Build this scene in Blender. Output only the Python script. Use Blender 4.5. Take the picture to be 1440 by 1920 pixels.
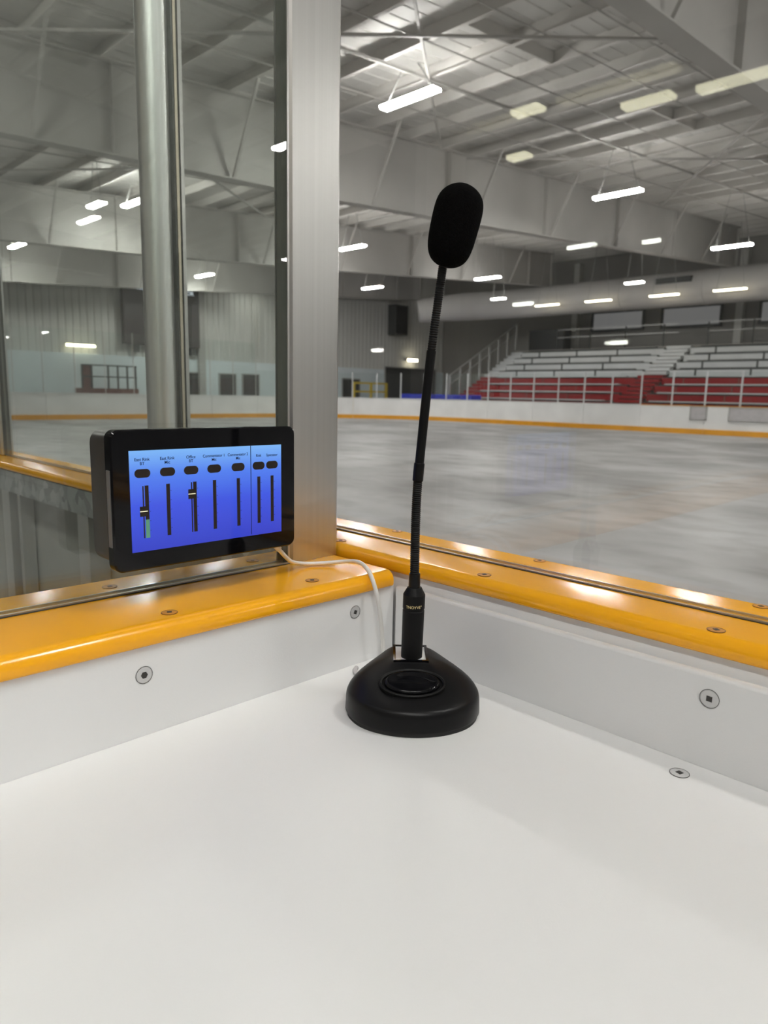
import bpy, bmesh, math, random
from mathutils import Vector, Matrix

# ------------------------------------------------------------------ scene, camera, light, exposure
sc = bpy.context.scene
col = sc.collection
for o in list(bpy.data.objects):
    bpy.data.objects.remove(o, do_unlink=True)
random.seed(7)
PI = math.pi
FLOOR = -0.985                      # arena floor; z = 0 is the counter top

sc.view_settings.view_transform = 'Standard'
sc.view_settings.look = 'None'
sc.view_settings.gamma = 1.0
sc.view_settings.use_curve_mapping = False
sc.view_settings.exposure = 0.0
sc.cycles.max_bounces = 8
sc.cycles.diffuse_bounces = 4
sc.cycles.glossy_bounces = 4
sc.cycles.transparent_max_bounces = 24
sc.cycles.caustics_reflective = False
sc.cycles.caustics_refractive = False
sc.cycles.sample_clamp_indirect = 6.0

LAMP = 170.0                          # radiance of the rink fixtures
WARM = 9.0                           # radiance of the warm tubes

YAW, PITCH, ROLL = 0.7844, 0.164, 0.0195
fw = Vector((-math.cos(YAW)*math.cos(PITCH), math.sin(YAW)*math.cos(PITCH), -math.sin(PITCH)))
rt = fw.cross(Vector((0, 0, 1))).normalized()
up = rt.cross(fw)
r2 = math.cos(ROLL)*rt + math.sin(ROLL)*up
u2 = -math.sin(ROLL)*rt + math.cos(ROLL)*up
CAM = Vector((0.6161, -0.6351, 0.33))
cd = bpy.data.cameras.new('camera')
cam = bpy.data.objects.new('camera', cd)
col.objects.link(cam)
cd.sensor_fit = 'VERTICAL'
cd.sensor_height = 36.0
cd.lens = 1336.74/1920*36.0
cd.clip_start = 0.01
cd.clip_end = 300
cam.matrix_world = Matrix(((r2.x, u2.x, -fw.x, CAM.x), (r2.y, u2.y, -fw.y, CAM.y), (r2.z, u2.z, -fw.z, CAM.z), (0, 0, 0, 1)))
cd.dof.use_dof = True
cd.dof.focus_distance = 0.80
cd.dof.aperture_fstop = 9.0
sc.camera = cam

world = bpy.data.worlds.new('world')
sc.world = world
world.use_nodes = True
world.node_tree.nodes['Background'].inputs[0].default_value = (0.6, 0.62, 0.65, 1)
world.node_tree.nodes['Background'].inputs[1].default_value = 0.02


# ------------------------------------------------------------------ materials
def lin(c):
    return tuple((v/12.92 if v <= 0.04045 else ((v+0.055)/1.055)**2.4) for v in (x/255.0 for x in c))


def new_mat(name):
    m = bpy.data.materials.new(name)
    m.use_nodes = True
    nt = m.node_tree
    return m, nt, nt.nodes['Principled BSDF']


def noise_ramp(nt, scale, c0, c1, p0=0.35, p1=0.65, detail=4, stretch=(1, 1, 1), coord='Object'):
    tc = nt.nodes.new('ShaderNodeTexCoord')
    mp = nt.nodes.new('ShaderNodeMapping')
    mp.inputs['Scale'].default_value = stretch
    nz = nt.nodes.new('ShaderNodeTexNoise')
    nz.inputs['Scale'].default_value = scale
    nz.inputs['Detail'].default_value = detail
    rp = nt.nodes.new('ShaderNodeValToRGB')
    rp.color_ramp.elements[0].position = p0
    rp.color_ramp.elements[1].position = p1
    rp.color_ramp.elements[0].color = (*c0, 1)
    rp.color_ramp.elements[1].color = (*c1, 1)
    nt.links.new(tc.outputs[coord], mp.inputs['Vector'])
    nt.links.new(mp.outputs['Vector'], nz.inputs['Vector'])
    nt.links.new(nz.outputs['Fac'], rp.inputs['Fac'])
    return rp, nz


def plain(name, c, rough=0.5, metal=0.0, var=0.05, scale=8.0, bump=0.0, bscale=60.0, spec=0.5, stretch=(1, 1, 1)):
    m, nt, b = new_mat(name)
    c0 = tuple(v*(1-var) for v in c)
    c1 = tuple(min(1, v*(1+var)) for v in c)
    rp, _ = noise_ramp(nt, scale, c0, c1, stretch=stretch)
    nt.links.new(rp.outputs['Color'], b.inputs['Base Color'])
    b.inputs['Roughness'].default_value = rough
    b.inputs['Metallic'].default_value = metal
    b.inputs['Specular IOR Level'].default_value = spec
    if bump:
        tc = nt.nodes.new('ShaderNodeTexCoord')
        nz = nt.nodes.new('ShaderNodeTexNoise')
        nz.inputs['Scale'].default_value = bscale
        bp = nt.nodes.new('ShaderNodeBump')
        bp.inputs['Strength'].default_value = bump
        bp.inputs['Distance'].default_value = 0.002
        nt.links.new(tc.outputs['Object'], nz.inputs['Vector'])
        nt.links.new(nz.outputs['Fac'], bp.inputs['Height'])
        nt.links.new(bp.outputs['Normal'], b.inputs['Normal'])
    return m


def emit(name, c, s):
    m, nt, b = new_mat(name)
    b.inputs['Base Color'].default_value = (*c, 1)
    b.inputs['Emission Color'].default_value = (*c, 1)
    b.inputs['Emission Strength'].default_value = s
    b.inputs['Roughness'].default_value = 0.4
    return m


def glass(name, tint=(1, 1, 1), haze=0.01, f0=0.04, smear=0.0):
    m = bpy.data.materials.new(name)
    m.use_nodes = True
    nt = m.node_tree
    nt.nodes.clear()
    N, L = nt.nodes.new, nt.links.new
    out = N('ShaderNodeOutputMaterial')
    geo = N('ShaderNodeNewGeometry')
    dot = N('ShaderNodeVectorMath'); dot.operation = 'DOT_PRODUCT'
    L(geo.outputs['Normal'], dot.inputs[0]); L(geo.outputs['Incoming'], dot.inputs[1])
    ab = N('ShaderNodeMath'); ab.operation = 'ABSOLUTE'; L(dot.outputs['Value'], ab.inputs[0])
    om = N('ShaderNodeMath'); om.operation = 'SUBTRACT'; om.inputs[0].default_value = 1.0; L(ab.outputs[0], om.inputs[1])
    pw = N('ShaderNodeMath'); pw.operation = 'POWER'; pw.inputs[1].default_value = 5.0; L(om.outputs[0], pw.inputs[0])
    ma = N('ShaderNodeMath'); ma.operation = 'MULTIPLY_ADD'; ma.inputs[1].default_value = 1-f0; ma.inputs[2].default_value = f0
    L(pw.outputs[0], ma.inputs[0])
    tr = N('ShaderNodeBsdfTransparent'); tr.inputs['Color'].default_value = (*tint, 1)
    gl = N('ShaderNodeBsdfGlossy'); gl.inputs['Roughness'].default_value = 0.0
    gl.inputs['Color'].default_value = (1, 1, 1, 1)
    mx = N('ShaderNodeMixShader'); L(ma.outputs[0], mx.inputs[0]); L(tr.outputs[0], mx.inputs[1]); L(gl.outputs[0], mx.inputs[2])
    df = N('ShaderNodeBsdfDiffuse'); df.inputs['Color'].default_value = (0.8, 0.8, 0.78, 1)
    # wiped smears: long soft vertical streaks of film on the pane
    tc = N('ShaderNodeTexCoord'); mp = N('ShaderNodeMapping'); mp.inputs['Scale'].default_value = (1, 1, 0.06)
    nz = N('ShaderNodeTexNoise'); nz.inputs['Scale'].default_value = 22.0; nz.inputs['Detail'].default_value = 3
    L(tc.outputs['Object'], mp.inputs['Vector']); L(mp.outputs['Vector'], nz.inputs['Vector'])
    mr = N('ShaderNodeMapRange'); mr.inputs['From Min'].default_value = 0.35; mr.inputs['From Max'].default_value = 0.75
    mr.inputs['To Min'].default_value = haze*0.5; mr.inputs['To Max'].default_value = haze*1.5+smear
    L(nz.outputs['Fac'], mr.inputs['Value'])
    m2 = N('ShaderNodeMixShader'); L(mr.outputs[0], m2.inputs[0]); L(mx.outputs[0], m2.inputs[1]); L(df.outputs[0], m2.inputs[2])
    L(m2.outputs[0], out.inputs['Surface'])
    return m


def aluminium(name, c=(0.74, 0.74, 0.73), rough=0.3, stretch=(160, 160, 0.6)):
    m, nt, b = new_mat(name)
    rp, nz = noise_ramp(nt, 3.0, tuple(v*0.96 for v in c), tuple(v*1.03 for v in c), stretch=stretch)
    nt.links.new(rp.outputs['Color'], b.inputs['Base Color'])
    b.inputs['Metallic'].default_value = 1.0
    mr = nt.nodes.new('ShaderNodeMapRange')
    mr.inputs['To Min'].default_value = rough*0.8
    mr.inputs['To Max'].default_value = rough*1.25
    nt.links.new(nz.outputs['Fac'], mr.inputs['Value'])
    nt.links.new(mr.outputs[0], b.inputs['Roughness'])
    return m


def concrete():
    m, nt, b = new_mat('polished_concrete')
    rp, nz = noise_ramp(nt, 0.55, (0.29, 0.285, 0.28), (0.50, 0.50, 0.50), 0.36, 0.62, 8, (0.8, 1.0, 1), 'Object')
    rp2, nz2 = noise_ramp(nt, 2.2, (0.66, 0.64, 0.63), (1.0, 1.0, 1.0), 0.34, 0.52, 7, (0.6, 1.1, 1), 'Object')
    mx = nt.nodes.new('ShaderNodeMixRGB'); mx.blend_type = 'MULTIPLY'; mx.inputs[0].default_value = 1.0
    nt.links.new(rp.outputs['Color'], mx.inputs[1]); nt.links.new(rp2.outputs['Color'], mx.inputs[2])
    nt.links.new(mx.outputs[0], b.inputs['Base Color'])
    mr = nt.nodes.new('ShaderNodeMapRange'); mr.inputs['To Min'].default_value = 0.30; mr.inputs['To Max'].default_value = 0.62
    nt.links.new(nz2.outputs['Fac'], mr.inputs['Value']); nt.links.new(mr.outputs[0], b.inputs['Roughness'])
    return m


def galvanised():
    m, nt, b = new_mat('galvanised_steel')
    tc = nt.nodes.new('ShaderNodeTexCoord'); vo = nt.nodes.new('ShaderNodeTexVoronoi'); vo.inputs['Scale'].default_value = 38.0
    rp = nt.nodes.new('ShaderNodeValToRGB')
    rp.color_ramp.elements[0].color = (0.27, 0.28, 0.28, 1); rp.color_ramp.elements[1].color = (0.52, 0.54, 0.54, 1)
    nt.links.new(tc.outputs['Object'], vo.inputs['Vector'])
    sp = nt.nodes.new('ShaderNodeSeparateColor')
    nt.links.new(vo.outputs['Color'], sp.inputs[0]); nt.links.new(sp.outputs[0], rp.inputs['Fac'])
    nt.links.new(rp.outputs['Color'], b.inputs['Base Color'])
    b.inputs['Metallic'].default_value = 0.55; b.inputs['Roughness'].default_value = 0.45
    return m


def screen_mat():
    m, nt, b = new_mat('lit_screen')
    tc = nt.nodes.new('ShaderNodeTexCoord'); sp = nt.nodes.new('ShaderNodeSeparateXYZ')
    rp = nt.nodes.new('ShaderNodeValToRGB')
    e = rp.color_ramp.elements
    e[0].position = 0.0; e[0].color = (*lin((52, 66, 200)), 1)
    e[1].position = 1.0; e[1].color = (*lin((128, 186, 250)), 1)
    a = e.new(0.45); a.color = (*lin((62, 88, 228)), 1)
    a = e.new(0.75); a.color = (*lin((84, 130, 242)), 1)
    nt.links.new(tc.outputs['Generated'], sp.inputs[0]); nt.links.new(sp.outputs['Z'], rp.inputs['Fac'])
    b.inputs['Base Color'].default_value = (0.01, 0.01, 0.015, 1)
    nt.links.new(rp.outputs['Color'], b.inputs['Emission Color'])
    b.inputs['Emission Strength'].default_value = 0.95
    b.inputs['Roughness'].default_value = 0.08
    b.inputs['Specular IOR Level'].default_value = 0.25
    return m


M = {}
M['counter'] = plain('white_counter_plastic', (0.80, 0.80, 0.795), 0.42, var=0.015, scale=3, bump=0.08, bscale=900)
M['white_board'] = plain('white_board_plastic', (0.84, 0.845, 0.845), 0.36, var=0.02, scale=4, bump=0.05, bscale=500)
M['far_white'] = plain('scuffed_white_board', (0.86, 0.86, 0.855), 0.4, var=0.05, scale=1.2)
M['orange'] = plain('orange_ledge_plastic', lin((249, 175, 24)), 0.18, var=0.03, scale=5)
M['kick'] = plain('yellow_kick_plastic', lin((228, 160, 30)), 0.4, var=0.06, scale=1.5)
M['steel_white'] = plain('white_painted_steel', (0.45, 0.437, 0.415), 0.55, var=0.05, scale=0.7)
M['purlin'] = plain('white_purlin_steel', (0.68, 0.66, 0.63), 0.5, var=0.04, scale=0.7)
M['deck'] = plain('white_roof_deck', (0.70, 0.685, 0.66), 0.5, var=0.05, scale=0.5)
M['siding'] = plain('pale_grey_siding', (0.66, 0.66, 0.63), 0.55, var=0.06, scale=0.3)
M['end_lower'] = plain('pale_blue_block', (0.78, 0.86, 0.90), 0.5, var=0.05, scale=0.6)
M['stand_wall'] = plain('shade_darkened_wall', (0.28, 0.271, 0.256), 0.6, var=0.06, scale=0.3)  # weak light above the bleachers is put into this darker grey
M['behind_wall'] = plain('dark_box_wall', (0.14, 0.135, 0.13), 0.6, var=0.06, scale=0.3)
M['concrete'] = concrete()
M['galv'] = galvanised()
M['alu'] = aluminium('brushed_aluminium', (0.60, 0.59, 0.575), 0.32, (50, 50, 0.25))
M['alu_round'] = aluminium('satin_round_aluminium', (0.74, 0.74, 0.73), 0.45, (30, 30, 0.3))
M['alu_warm'] = aluminium('warm_tinted_aluminium', (0.62, 0.55, 0.44), 0.35)
M['alu_dull'] = aluminium('dull_aluminium', (0.62, 0.62, 0.60), 0.42)
M['gasket'] = plain('dark_gasket_rubber', (0.045, 0.047, 0.042), 0.45)
M['gasket_grey'] = plain('grey_green_gasket', (0.14, 0.14, 0.125), 0.4)
M['black'] = plain('black_plastic', (0.006, 0.006, 0.0065), 0.34, var=0.1, scale=20, bump=0.05, bscale=1500, spec=0.18)
M['black_gloss'] = plain('glossy_black_glass', (0.004, 0.004, 0.005), 0.06, var=0.02, spec=0.25)
M['black_matte'] = plain('matte_black', (0.005, 0.005, 0.005), 0.5, var=0.1, scale=30, spec=0.16)
M['rubber'] = plain('black_rubber', (0.010, 0.010, 0.010), 0.7)
M['foam'] = plain('black_foam', (0.0025, 0.0025, 0.0025), 0.95, var=0.25, scale=400, bump=0.7, bscale=900, spec=0.05)
M['back_plastic'] = plain('dark_brown_grey_plastic', (0.040, 0.035, 0.032), 0.35, var=0.03)
M['plate'] = plain('glossy_white_plate', (0.75, 0.75, 0.74), 0.05, var=0.0)
M['chrome'] = plain('chrome_plate', (0.85, 0.85, 0.85), 0.03, metal=1.0, var=0.0)
M['screw'] = plain('white_screw_cap', (0.62, 0.62, 0.62), 0.35, metal=0.3)
M['screw_steel'] = plain('zinc_screw', (0.45, 0.45, 0.44), 0.3, metal=1.0)
M['screw_orange'] = plain('orange_painted_screw', lin((200, 132, 26)), 0.35)
M['dark_hole'] = plain('dark_recess', (0.03, 0.028, 0.026), 0.6)
M['cable'] = plain('white_cable_sheath', (0.80, 0.79, 0.76), 0.4, var=0.02)
M['gold'] = plain('gold_print', (0.75, 0.62, 0.30), 0.4, var=0.02)
M['grey_bar'] = plain('grey_light_bar', (0.15, 0.15, 0.155), 0.35, var=0.02)
M['screen'] = screen_mat()
M['ui_dark'] = plain('screen_dark_graphic', (0.028, 0.022, 0.020), 0.2, var=0.02, spec=0.2)
M['ui_text'] = plain('screen_navy_text', (0.010, 0.016, 0.06), 0.2, var=0.02, spec=0.2)
M['ui_green'] = emit('screen_green_level', lin((70, 118, 96)), 0.8)
M['ui_line'] = emit('screen_cream_line', lin((226, 222, 190)), 0.8)
M['red'] = plain('red_bleacher_panel', lin((148, 12, 22)), 0.55, var=0.06, scale=1.0, spec=0.2)
M['bench_alu'] = plain('pale_aluminium_bench', (0.62, 0.64, 0.65), 0.45, metal=0.1, var=0.04, scale=1)
M['dark_metal'] = plain('dark_painted_metal', (0.05, 0.055, 0.055), 0.5)
M['rail'] = plain('grey_rail_steel', (0.42, 0.42, 0.41), 0.4, metal=0.5)
M['duct'] = plain('pale_duct_fabric', (0.58, 0.565, 0.55), 0.6, var=0.05, scale=0.6)
M['door_dark'] = plain('dark_doorway', (0.020, 0.022, 0.024), 0.4, var=0.1)
M['yellow'] = plain('yellow_painted_steel', lin((210, 178, 30)), 0.45)
M['blue'] = plain('blue_vinyl_mat', lin((28, 50, 190)), 0.45)
M['scoreboard'] = plain('dark_brown_scoreboard', (0.030, 0.022, 0.022), 0.3, var=0.1)
M['digits'] = emit('scoreboard_digits', (0.85, 0.9, 1.0), 0.8)
M['redbrown'] = plain('red_brown_panel', lin((120, 70, 62)), 0.5)
M['grey_panel'] = plain('grey_panel', (0.33, 0.33, 0.31), 0.45, var=0.08, scale=2.5)
M['gate_grey'] = plain('grey_gate_panel', (0.50, 0.48, 0.49), 0.45)
M['lens'] = emit('white_lamp_lens', (1.0, 0.985, 0.95), LAMP)
M['lens_fill'] = emit('fill_lamp_lens', (1.0, 0.985, 0.95), LAMP*0.52)
M['lens_soft'] = emit('dim_lamp_lens', (1.0, 0.97, 0.92), LAMP*0.18)
M['lens_up'] = emit('top_slot_glow', (1.0, 0.985, 0.95), LAMP*0.32)
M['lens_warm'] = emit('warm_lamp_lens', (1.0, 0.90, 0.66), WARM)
M['window_glow'] = emit('dim_lit_window', (0.30, 0.30, 0.30), 0.35)
M['window_glow'].node_tree.nodes['Principled BSDF'].inputs['Roughness'].default_value = 0.04
M['pane'] = glass('clear_acrylic', (0.985, 0.99, 0.985), 0.006, 0.04, 0.006)
M['pane_green'] = glass('tinted_glass', (0.93, 0.96, 0.935), 0.011, 0.05, 0.012)
M['pane_far'] = glass('far_acrylic', (0.97, 0.99, 0.985), 0.004, 0.04, 0.0)


# ------------------------------------------------------------------ mesh helpers
class MB:
    def __init__(s):
        s.bm = bmesh.new()

    def box(s, x0, x1, y0, y1, z0, z1):
        v = [s.bm.verts.new(p) for p in ((x0, y0, z0), (x1, y0, z0), (x1, y1, z0), (x0, y1, z0), (x0, y0, z1), (x1, y0, z1), (x1, y1, z1), (x0, y1, z1))]
        for f in ((0, 3, 2, 1), (4, 5, 6, 7), (0, 1, 5, 4), (1, 2, 6, 5), (2, 3, 7, 6), (3, 0, 4, 7)):
            s.bm.faces.new([v[i] for i in f])
        return s

    def prism(s, pts, a, b):
        """closed outline pts (3-d points at one end) swept by vector (b-a)"""
        d = Vector(b)-Vector(a)
        A = [s.bm.verts.new(Vector(p)+Vector(a)) for p in pts]
        B = [s.bm.verts.new(Vector(p)+Vector(a)+d) for p in pts]
        n = len(pts)
        s.bm.faces.new(A[::-1]); s.bm.faces.new(B)
        for i in range(n):
            s.bm.faces.new((A[i], A[(i+1) % n], B[(i+1) % n], B[i]))
        return s

    def bar(s, p, q, w, h=None, upv=(0, 0, 1)):
        p, q = Vector(p), Vector(q)
        h = h or w
        d = (q-p).normalized()
        u = Vector(upv)
        if abs(d.dot(u)) > 0.98:
            u = Vector((1, 0, 0))
        a = d.cross(u).normalized()*w/2
        b = a.normalized().cross(d).normalized()*h/2
        return s.prism([a+b, -a+b, -a-b, a-b], p, q)

    def tube(s, pts, rad, seg=16, cap=True):
        pts = [Vector(p) for p in pts]
        rads = rad if isinstance(rad, (list, tuple)) else [rad]*len(pts)
        rings = []
        ref = None
        for i, p in enumerate(pts):
            d = (pts[min(i+1, len(pts)-1)]-pts[max(i-1, 0)]).normalized()
            if ref is None:
                ref = Vector((0, 0, 1)) if abs(d.z) < 0.9 else Vector((1, 0, 0))
            a = (ref-d*ref.dot(d)).normalized()
            ref = a
            b = d.cross(a)
            rings.append([s.bm.verts.new(p+(a*math.cos(2*PI*k/seg)+b*math.sin(2*PI*k/seg))*rads[i]) for k in range(seg)])
        for r0, r1 in zip(rings, rings[1:]):
            for k in range(seg):
                s.bm.faces.new((r0[k], r0[(k+1) % seg], r1[(k+1) % seg], r1[k]))
        if cap:
            s.bm.faces.new(rings[0][::-1]); s.bm.faces.new(rings[-1])
        return s

    def loft(s, rings, cap=True):
        R = [[s.bm.verts.new(p) for p in r] for r in rings]
        n = len(R[0])
        for r0, r1 in zip(R, R[1:]):
            for k in range(n):
                s.bm.faces.new((r0[k], r0[(k+1) % n], r1[(k+1) % n], r1[k]))
        if cap:
            s.bm.faces.new(R[0][::-1]); s.bm.faces.new(R[-1])
        return s

    def face(s, pts):
        s.bm.faces.new([s.bm.verts.new(p) for p in pts])
        return s

    def build(s, name, mat, parent=None, smooth=False, bevel=0, seg=2, angle=40):
        me = bpy.data.meshes.new(name)
        bmesh.ops.recalc_face_normals(s.bm, faces=s.bm.faces)
        s.bm.to_mesh(me); s.bm.free()
        o = bpy.data.objects.new(name, me)
        col.objects.link(o)
        me.materials.append(M[mat] if isinstance(mat, str) else mat)
        if parent is not None:
            o.parent = parent
            o.matrix_parent_inverse = Matrix.Translation(parent.location).inverted() if parent.location.length else Matrix()
        if smooth or bevel:
            for f in me.polygons:
                f.use_smooth = True
        if bevel:
            b = o.modifiers.new('bevel', 'BEVEL')
            b.width = bevel; b.segments = seg; b.limit_method = 'ANGLE'; b.angle_limit = math.radians(35)
            b.harden_normals = False
        if smooth or bevel:
            try:
                me.set_sharp_from_angle(angle=math.radians(angle))
            except Exception:
                pass
        return o


def tag(o, label, cat, group=None, kind=None):
    o['label'] = label
    o['category'] = cat
    if group:
        o['group'] = group
    if kind:
        o['kind'] = kind
    return o


def structure(o, label=None, cat=None):
    o['kind'] = 'structure'
    if label:
        o['label'] = label
        o['category'] = cat
    return o


def empty(name, loc, label, cat, group=None):
    o = bpy.data.objects.new(name, None)
    o.empty_display_size = 0.1
    col.objects.link(o)
    o.location = loc
    return tag(o, label, cat, group)


def copy_tree(o, parent=None):
    c = o.copy()
    col.objects.link(c)
    if parent is not None:
        c.parent = parent
    for ch in list(o.children):
        copy_tree(ch, c)
    return c


def rounded_rect(y0, y1, z0, z1, r, n=6):
    pts = []
    for cy, cz, a0 in ((y1-r, z1-r, 0), (y0+r, z1-r, 90), (y0+r, z0+r, 180), (y1-r, z0+r, 270)):
        for k in range(n+1):
            a = math.radians(a0+90*k/n)
            pts.append((cy+r*math.cos(a), cz+r*math.sin(a)))
    return pts


def text_mesh(body, size, mat, name, parent, align='CENTER', depth=0.0002, xf=None):
    cu = bpy.data.curves.new('text', 'FONT')
    cu.body = body; cu.size = size; cu.align_x = align; cu.align_y = 'CENTER'; cu.extrude = depth
    cu.space_line = 0.95
    cu.offset = size*0.012
    t = bpy.data.objects.new('text', cu)
    col.objects.link(t)
    bpy.context.view_layer.update()
    me = bpy.data.meshes.new_from_object(t.evaluated_get(bpy.context.evaluated_depsgraph_get()))
    bpy.data.objects.remove(t); bpy.data.curves.remove(cu)
    if xf:
        for v in me.vertices:
            v.co = xf(v.co)
    me.materials.clear(); me.materials.append(M[mat])
    me.name = name
    o = bpy.data.objects.new(name, me)
    col.objects.link(o)
    if parent is not None:
        o.parent = parent
        o.matrix_parent_inverse = Matrix.Translation(parent.location).inverted()
    return o


# ------------------------------------------------------------------ arena shell
X0, X1, Y0, Y1 = -33.0, 31.0, -9.0, 38.5
SL = 0.075


def purlin_z(y):
    return 5.37+SL*y


def deck_z(y):
    return purlin_z(y)+0.25


b = MB().box(X0-.3, X1+.3, Y0-.3, Y1+.3, FLOOR-.2, FLOOR)
structure(b.build('floor', 'concrete'), 'bare grey blotchy concrete arena floor', 'floor')

# roof deck with standing seams
b = MB()
b.prism([(0, Y0-.3, deck_z(Y0-.3)), (0, Y1+.3, deck_z(Y1+.3)), (0, Y1+.3, deck_z(Y1+.3)+.15), (0, Y0-.3, deck_z(Y0-.3)+.15)], (X0-.3, 0, 0), (X1+.3, 0, 0))
x = X0+.1
while x < 2.0:
    b.prism([(x-.015, Y0, deck_z(Y0)-.014), (x+.015, Y0, deck_z(Y0)-.014), (x+.035, Y0, deck_z(Y0)+.01), (x-.035, Y0, deck_z(Y0)+.01)], (0, 0, 0), (0, Y1-Y0, SL*(Y1-Y0)))
    x += .33
structure(b.build('ceiling', 'deck'), 'white ribbed steel roof deck', 'ceiling')

# end wall: ribbed siding above a pale blue block base
b = MB()
pts = [(X0-.2, Y0)]
y = Y0
while y < Y1:
    pts += [(X0, y), (X0, y+.20), (X0-.035, y+.23), (X0-.035, y+.30)]
    y += .33
pts += [(X0-.2, Y1)]
b.prism([(p[0], p[1], 0) for p in pts], (0, 0, 1.9), (0, 0, 9.0))
w = structure(b.build('wall_end', 'siding'), 'pale grey ribbed metal siding of the end wall', 'wall')
b = MB().box(X0-.25, X0+.05, Y0, Y1, FLOOR, 1.9)
b.build('lower_wall', 'end_lower', w)
b = MB().box(X0-.3, X1+.3, Y1, Y1+.25, FLOOR, 9.0)
structure(b.build('wall_stands', 'stand_wall'), 'grey wall behind the bleachers, darkened for the weak light there', 'wall')
b = MB().box(X0-.3, X1+.3, Y0-.25, Y0, FLOOR, 5.2)
structure(b.build('wall_behind', 'behind_wall'), 'dark grey wall behind the timekeeper box', 'wall')
b = MB().box(X1, X1+.25, Y0, Y1, FLOOR, 9.0)
structure(b.build('wall_far_end', 'siding'), 'grey wall at the other end of the rink', 'wall')

# pilaster on the end wall
b = MB().box(X0+.05, X0+.3, 19.0, 19.35, FLOOR, 6.75)
structure(b.build('trim_1', 'steel_white'), 'white steel column against the end wall', 'column')
b = MB().box(-22.68, -22.35, 38.1, 38.5, 2.0, 8.1)
structure(b.build('trim_2', 'siding'), 'grey column left of the lit windows', 'column')
b = MB().box(-13.35, -13.0, 38.1, 38.5, 2.0, 8.1)
structure(b.build('trim_3', 'siding'), 'grey column between the lit windows', 'column')

# doorways in the end wall
for i, (ya, yb, zt) in enumerate(((18.2, 19.0, 1.2), (20.3, 21.25, 1.2), (21.75, 22.75, 1.22), (29.0, 30.4, 1.18), (32.7, 37.6, 2.05))):
    b = MB()
    for (u0, u1, z0, z1) in ((ya-.06, ya, FLOOR, zt+.06), (yb, yb+.06, FLOOR, zt+.06), (ya, yb, zt, zt+.06)):
        b.box(X0+.05, X0+.13, u0, u1, z0, z1)
    d = structure(b.build('door_%d' % (i+1), 'rail'), 'dark doorway in the end wall', 'door')
    MB().box(X0+.05, X0+.08, ya, yb, FLOOR, zt).build('door_leaf', 'door_dark', d)

# lit windows above the bleachers
for i, (xa, xb) in enumerate(((-21.4, -18.4), (-17.2, -14.2), (-12.2, -9.2))):
    b = MB()
    for (u0, u1, z0, z1) in ((xa-.12, xb+.12, 4.12, 4.27), (xa-.12, xb+.12, 5.18, 5.33), (xa-.12, xa, 4.2, 5.3), (xb, xb+.12, 4.2, 5.3)):
        b.box(u0, u1, Y1-.16, Y1, z0, z1)
    wi = structure(b.build('window_%d' % (i+1), 'dark_metal'), 'wide black framed window above the bleachers', 'window')
    MB().box(xa, xb, Y1-.06, Y1-.02, 4.25, 5.2).build('window_pane', 'window_glow', wi)

# ------------------------------------------------------------------ roof steel
pur_y = [7.57+1.24*k for k in range(-13, 25)]


def purlin(y):
    z = purlin_z(y)
    t = .012
    p = [(0, y-t/2, z), (0, y-.075, z), (0, y-.075, z+.014), (0, y-t/2, z+.014), (0, y-t/2, z+.24), (0, y-t/2, z+.252), (0, y+.075, z+.252), (0, y+.075, z+.24), (0, y+t/2, z+.24), (0, y+t/2, z)]
    return MB().prism(p, (X0+.02, 0, 0), (X1-.02, 0, 0))


for y in pur_y:
    o = purlin(y).build('roof_purlin', 'purlin')
    tag(o, 'white steel purlin running lengthwise under the roof deck', 'beam', 'purlins under the roof deck')

ZB = [(-9, 3.75), (3, 4.17), (10.4, 4.53), (18, 5.05), (31, 6.03), (33.8, 6.25)]


def zbot(y):
    for (a, za), (c, zc) in zip(ZB, ZB[1:]):
        if y <= c:
            return za+(zc-za)*(y-a)/(c-a)
    return ZB[-1][1]


def girder(xf, y_end, label):
    g = empty('roof_girder', (xf, Y0, zbot(Y0)), label, 'beam', 'roof girders')
    ys = [Y0+.02, 3, 10.4, 18, 26, 31, y_end]
    web = MB()
    web.prism([(0, y, zbot(y)) for y in ys]+[(0, y, purlin_z(y)-.004) for y in ys[::-1]], (xf-.008, 0, 0), (xf+.008, 0, 0))
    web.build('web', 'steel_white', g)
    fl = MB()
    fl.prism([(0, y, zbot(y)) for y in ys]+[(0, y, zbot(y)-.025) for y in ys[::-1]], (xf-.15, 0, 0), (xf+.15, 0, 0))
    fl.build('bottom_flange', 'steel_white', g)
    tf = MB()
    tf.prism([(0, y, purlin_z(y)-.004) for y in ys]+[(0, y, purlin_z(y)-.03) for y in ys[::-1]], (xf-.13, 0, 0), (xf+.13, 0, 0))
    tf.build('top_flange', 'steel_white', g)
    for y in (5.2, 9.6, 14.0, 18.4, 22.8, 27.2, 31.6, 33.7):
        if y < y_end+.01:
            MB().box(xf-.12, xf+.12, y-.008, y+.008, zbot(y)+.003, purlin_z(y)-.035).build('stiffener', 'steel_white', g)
    for y in pur_y[10:33:3]:
        if y < y_end-1:
            for sx in (-1, 1):
                MB().bar((xf+sx*.1, y, zbot(y)+.02), (xf+sx*.95, y, purlin_z(y)+.02), .05).build('flange_brace', 'steel_white', g)
    return g


girder(-3.4, 33.8, 'deep white roof girder nearest overhead, at the top right of the photo')
girder(-12.0, 33.8, 'deep white roof girder crossing behind the microphone foam')
girder(-21.5, 33.8, 'deep white roof girder beyond the one behind the microphone')
girder(-31.0, 33.8, 'deep white roof girder farthest away, near the end wall')

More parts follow.
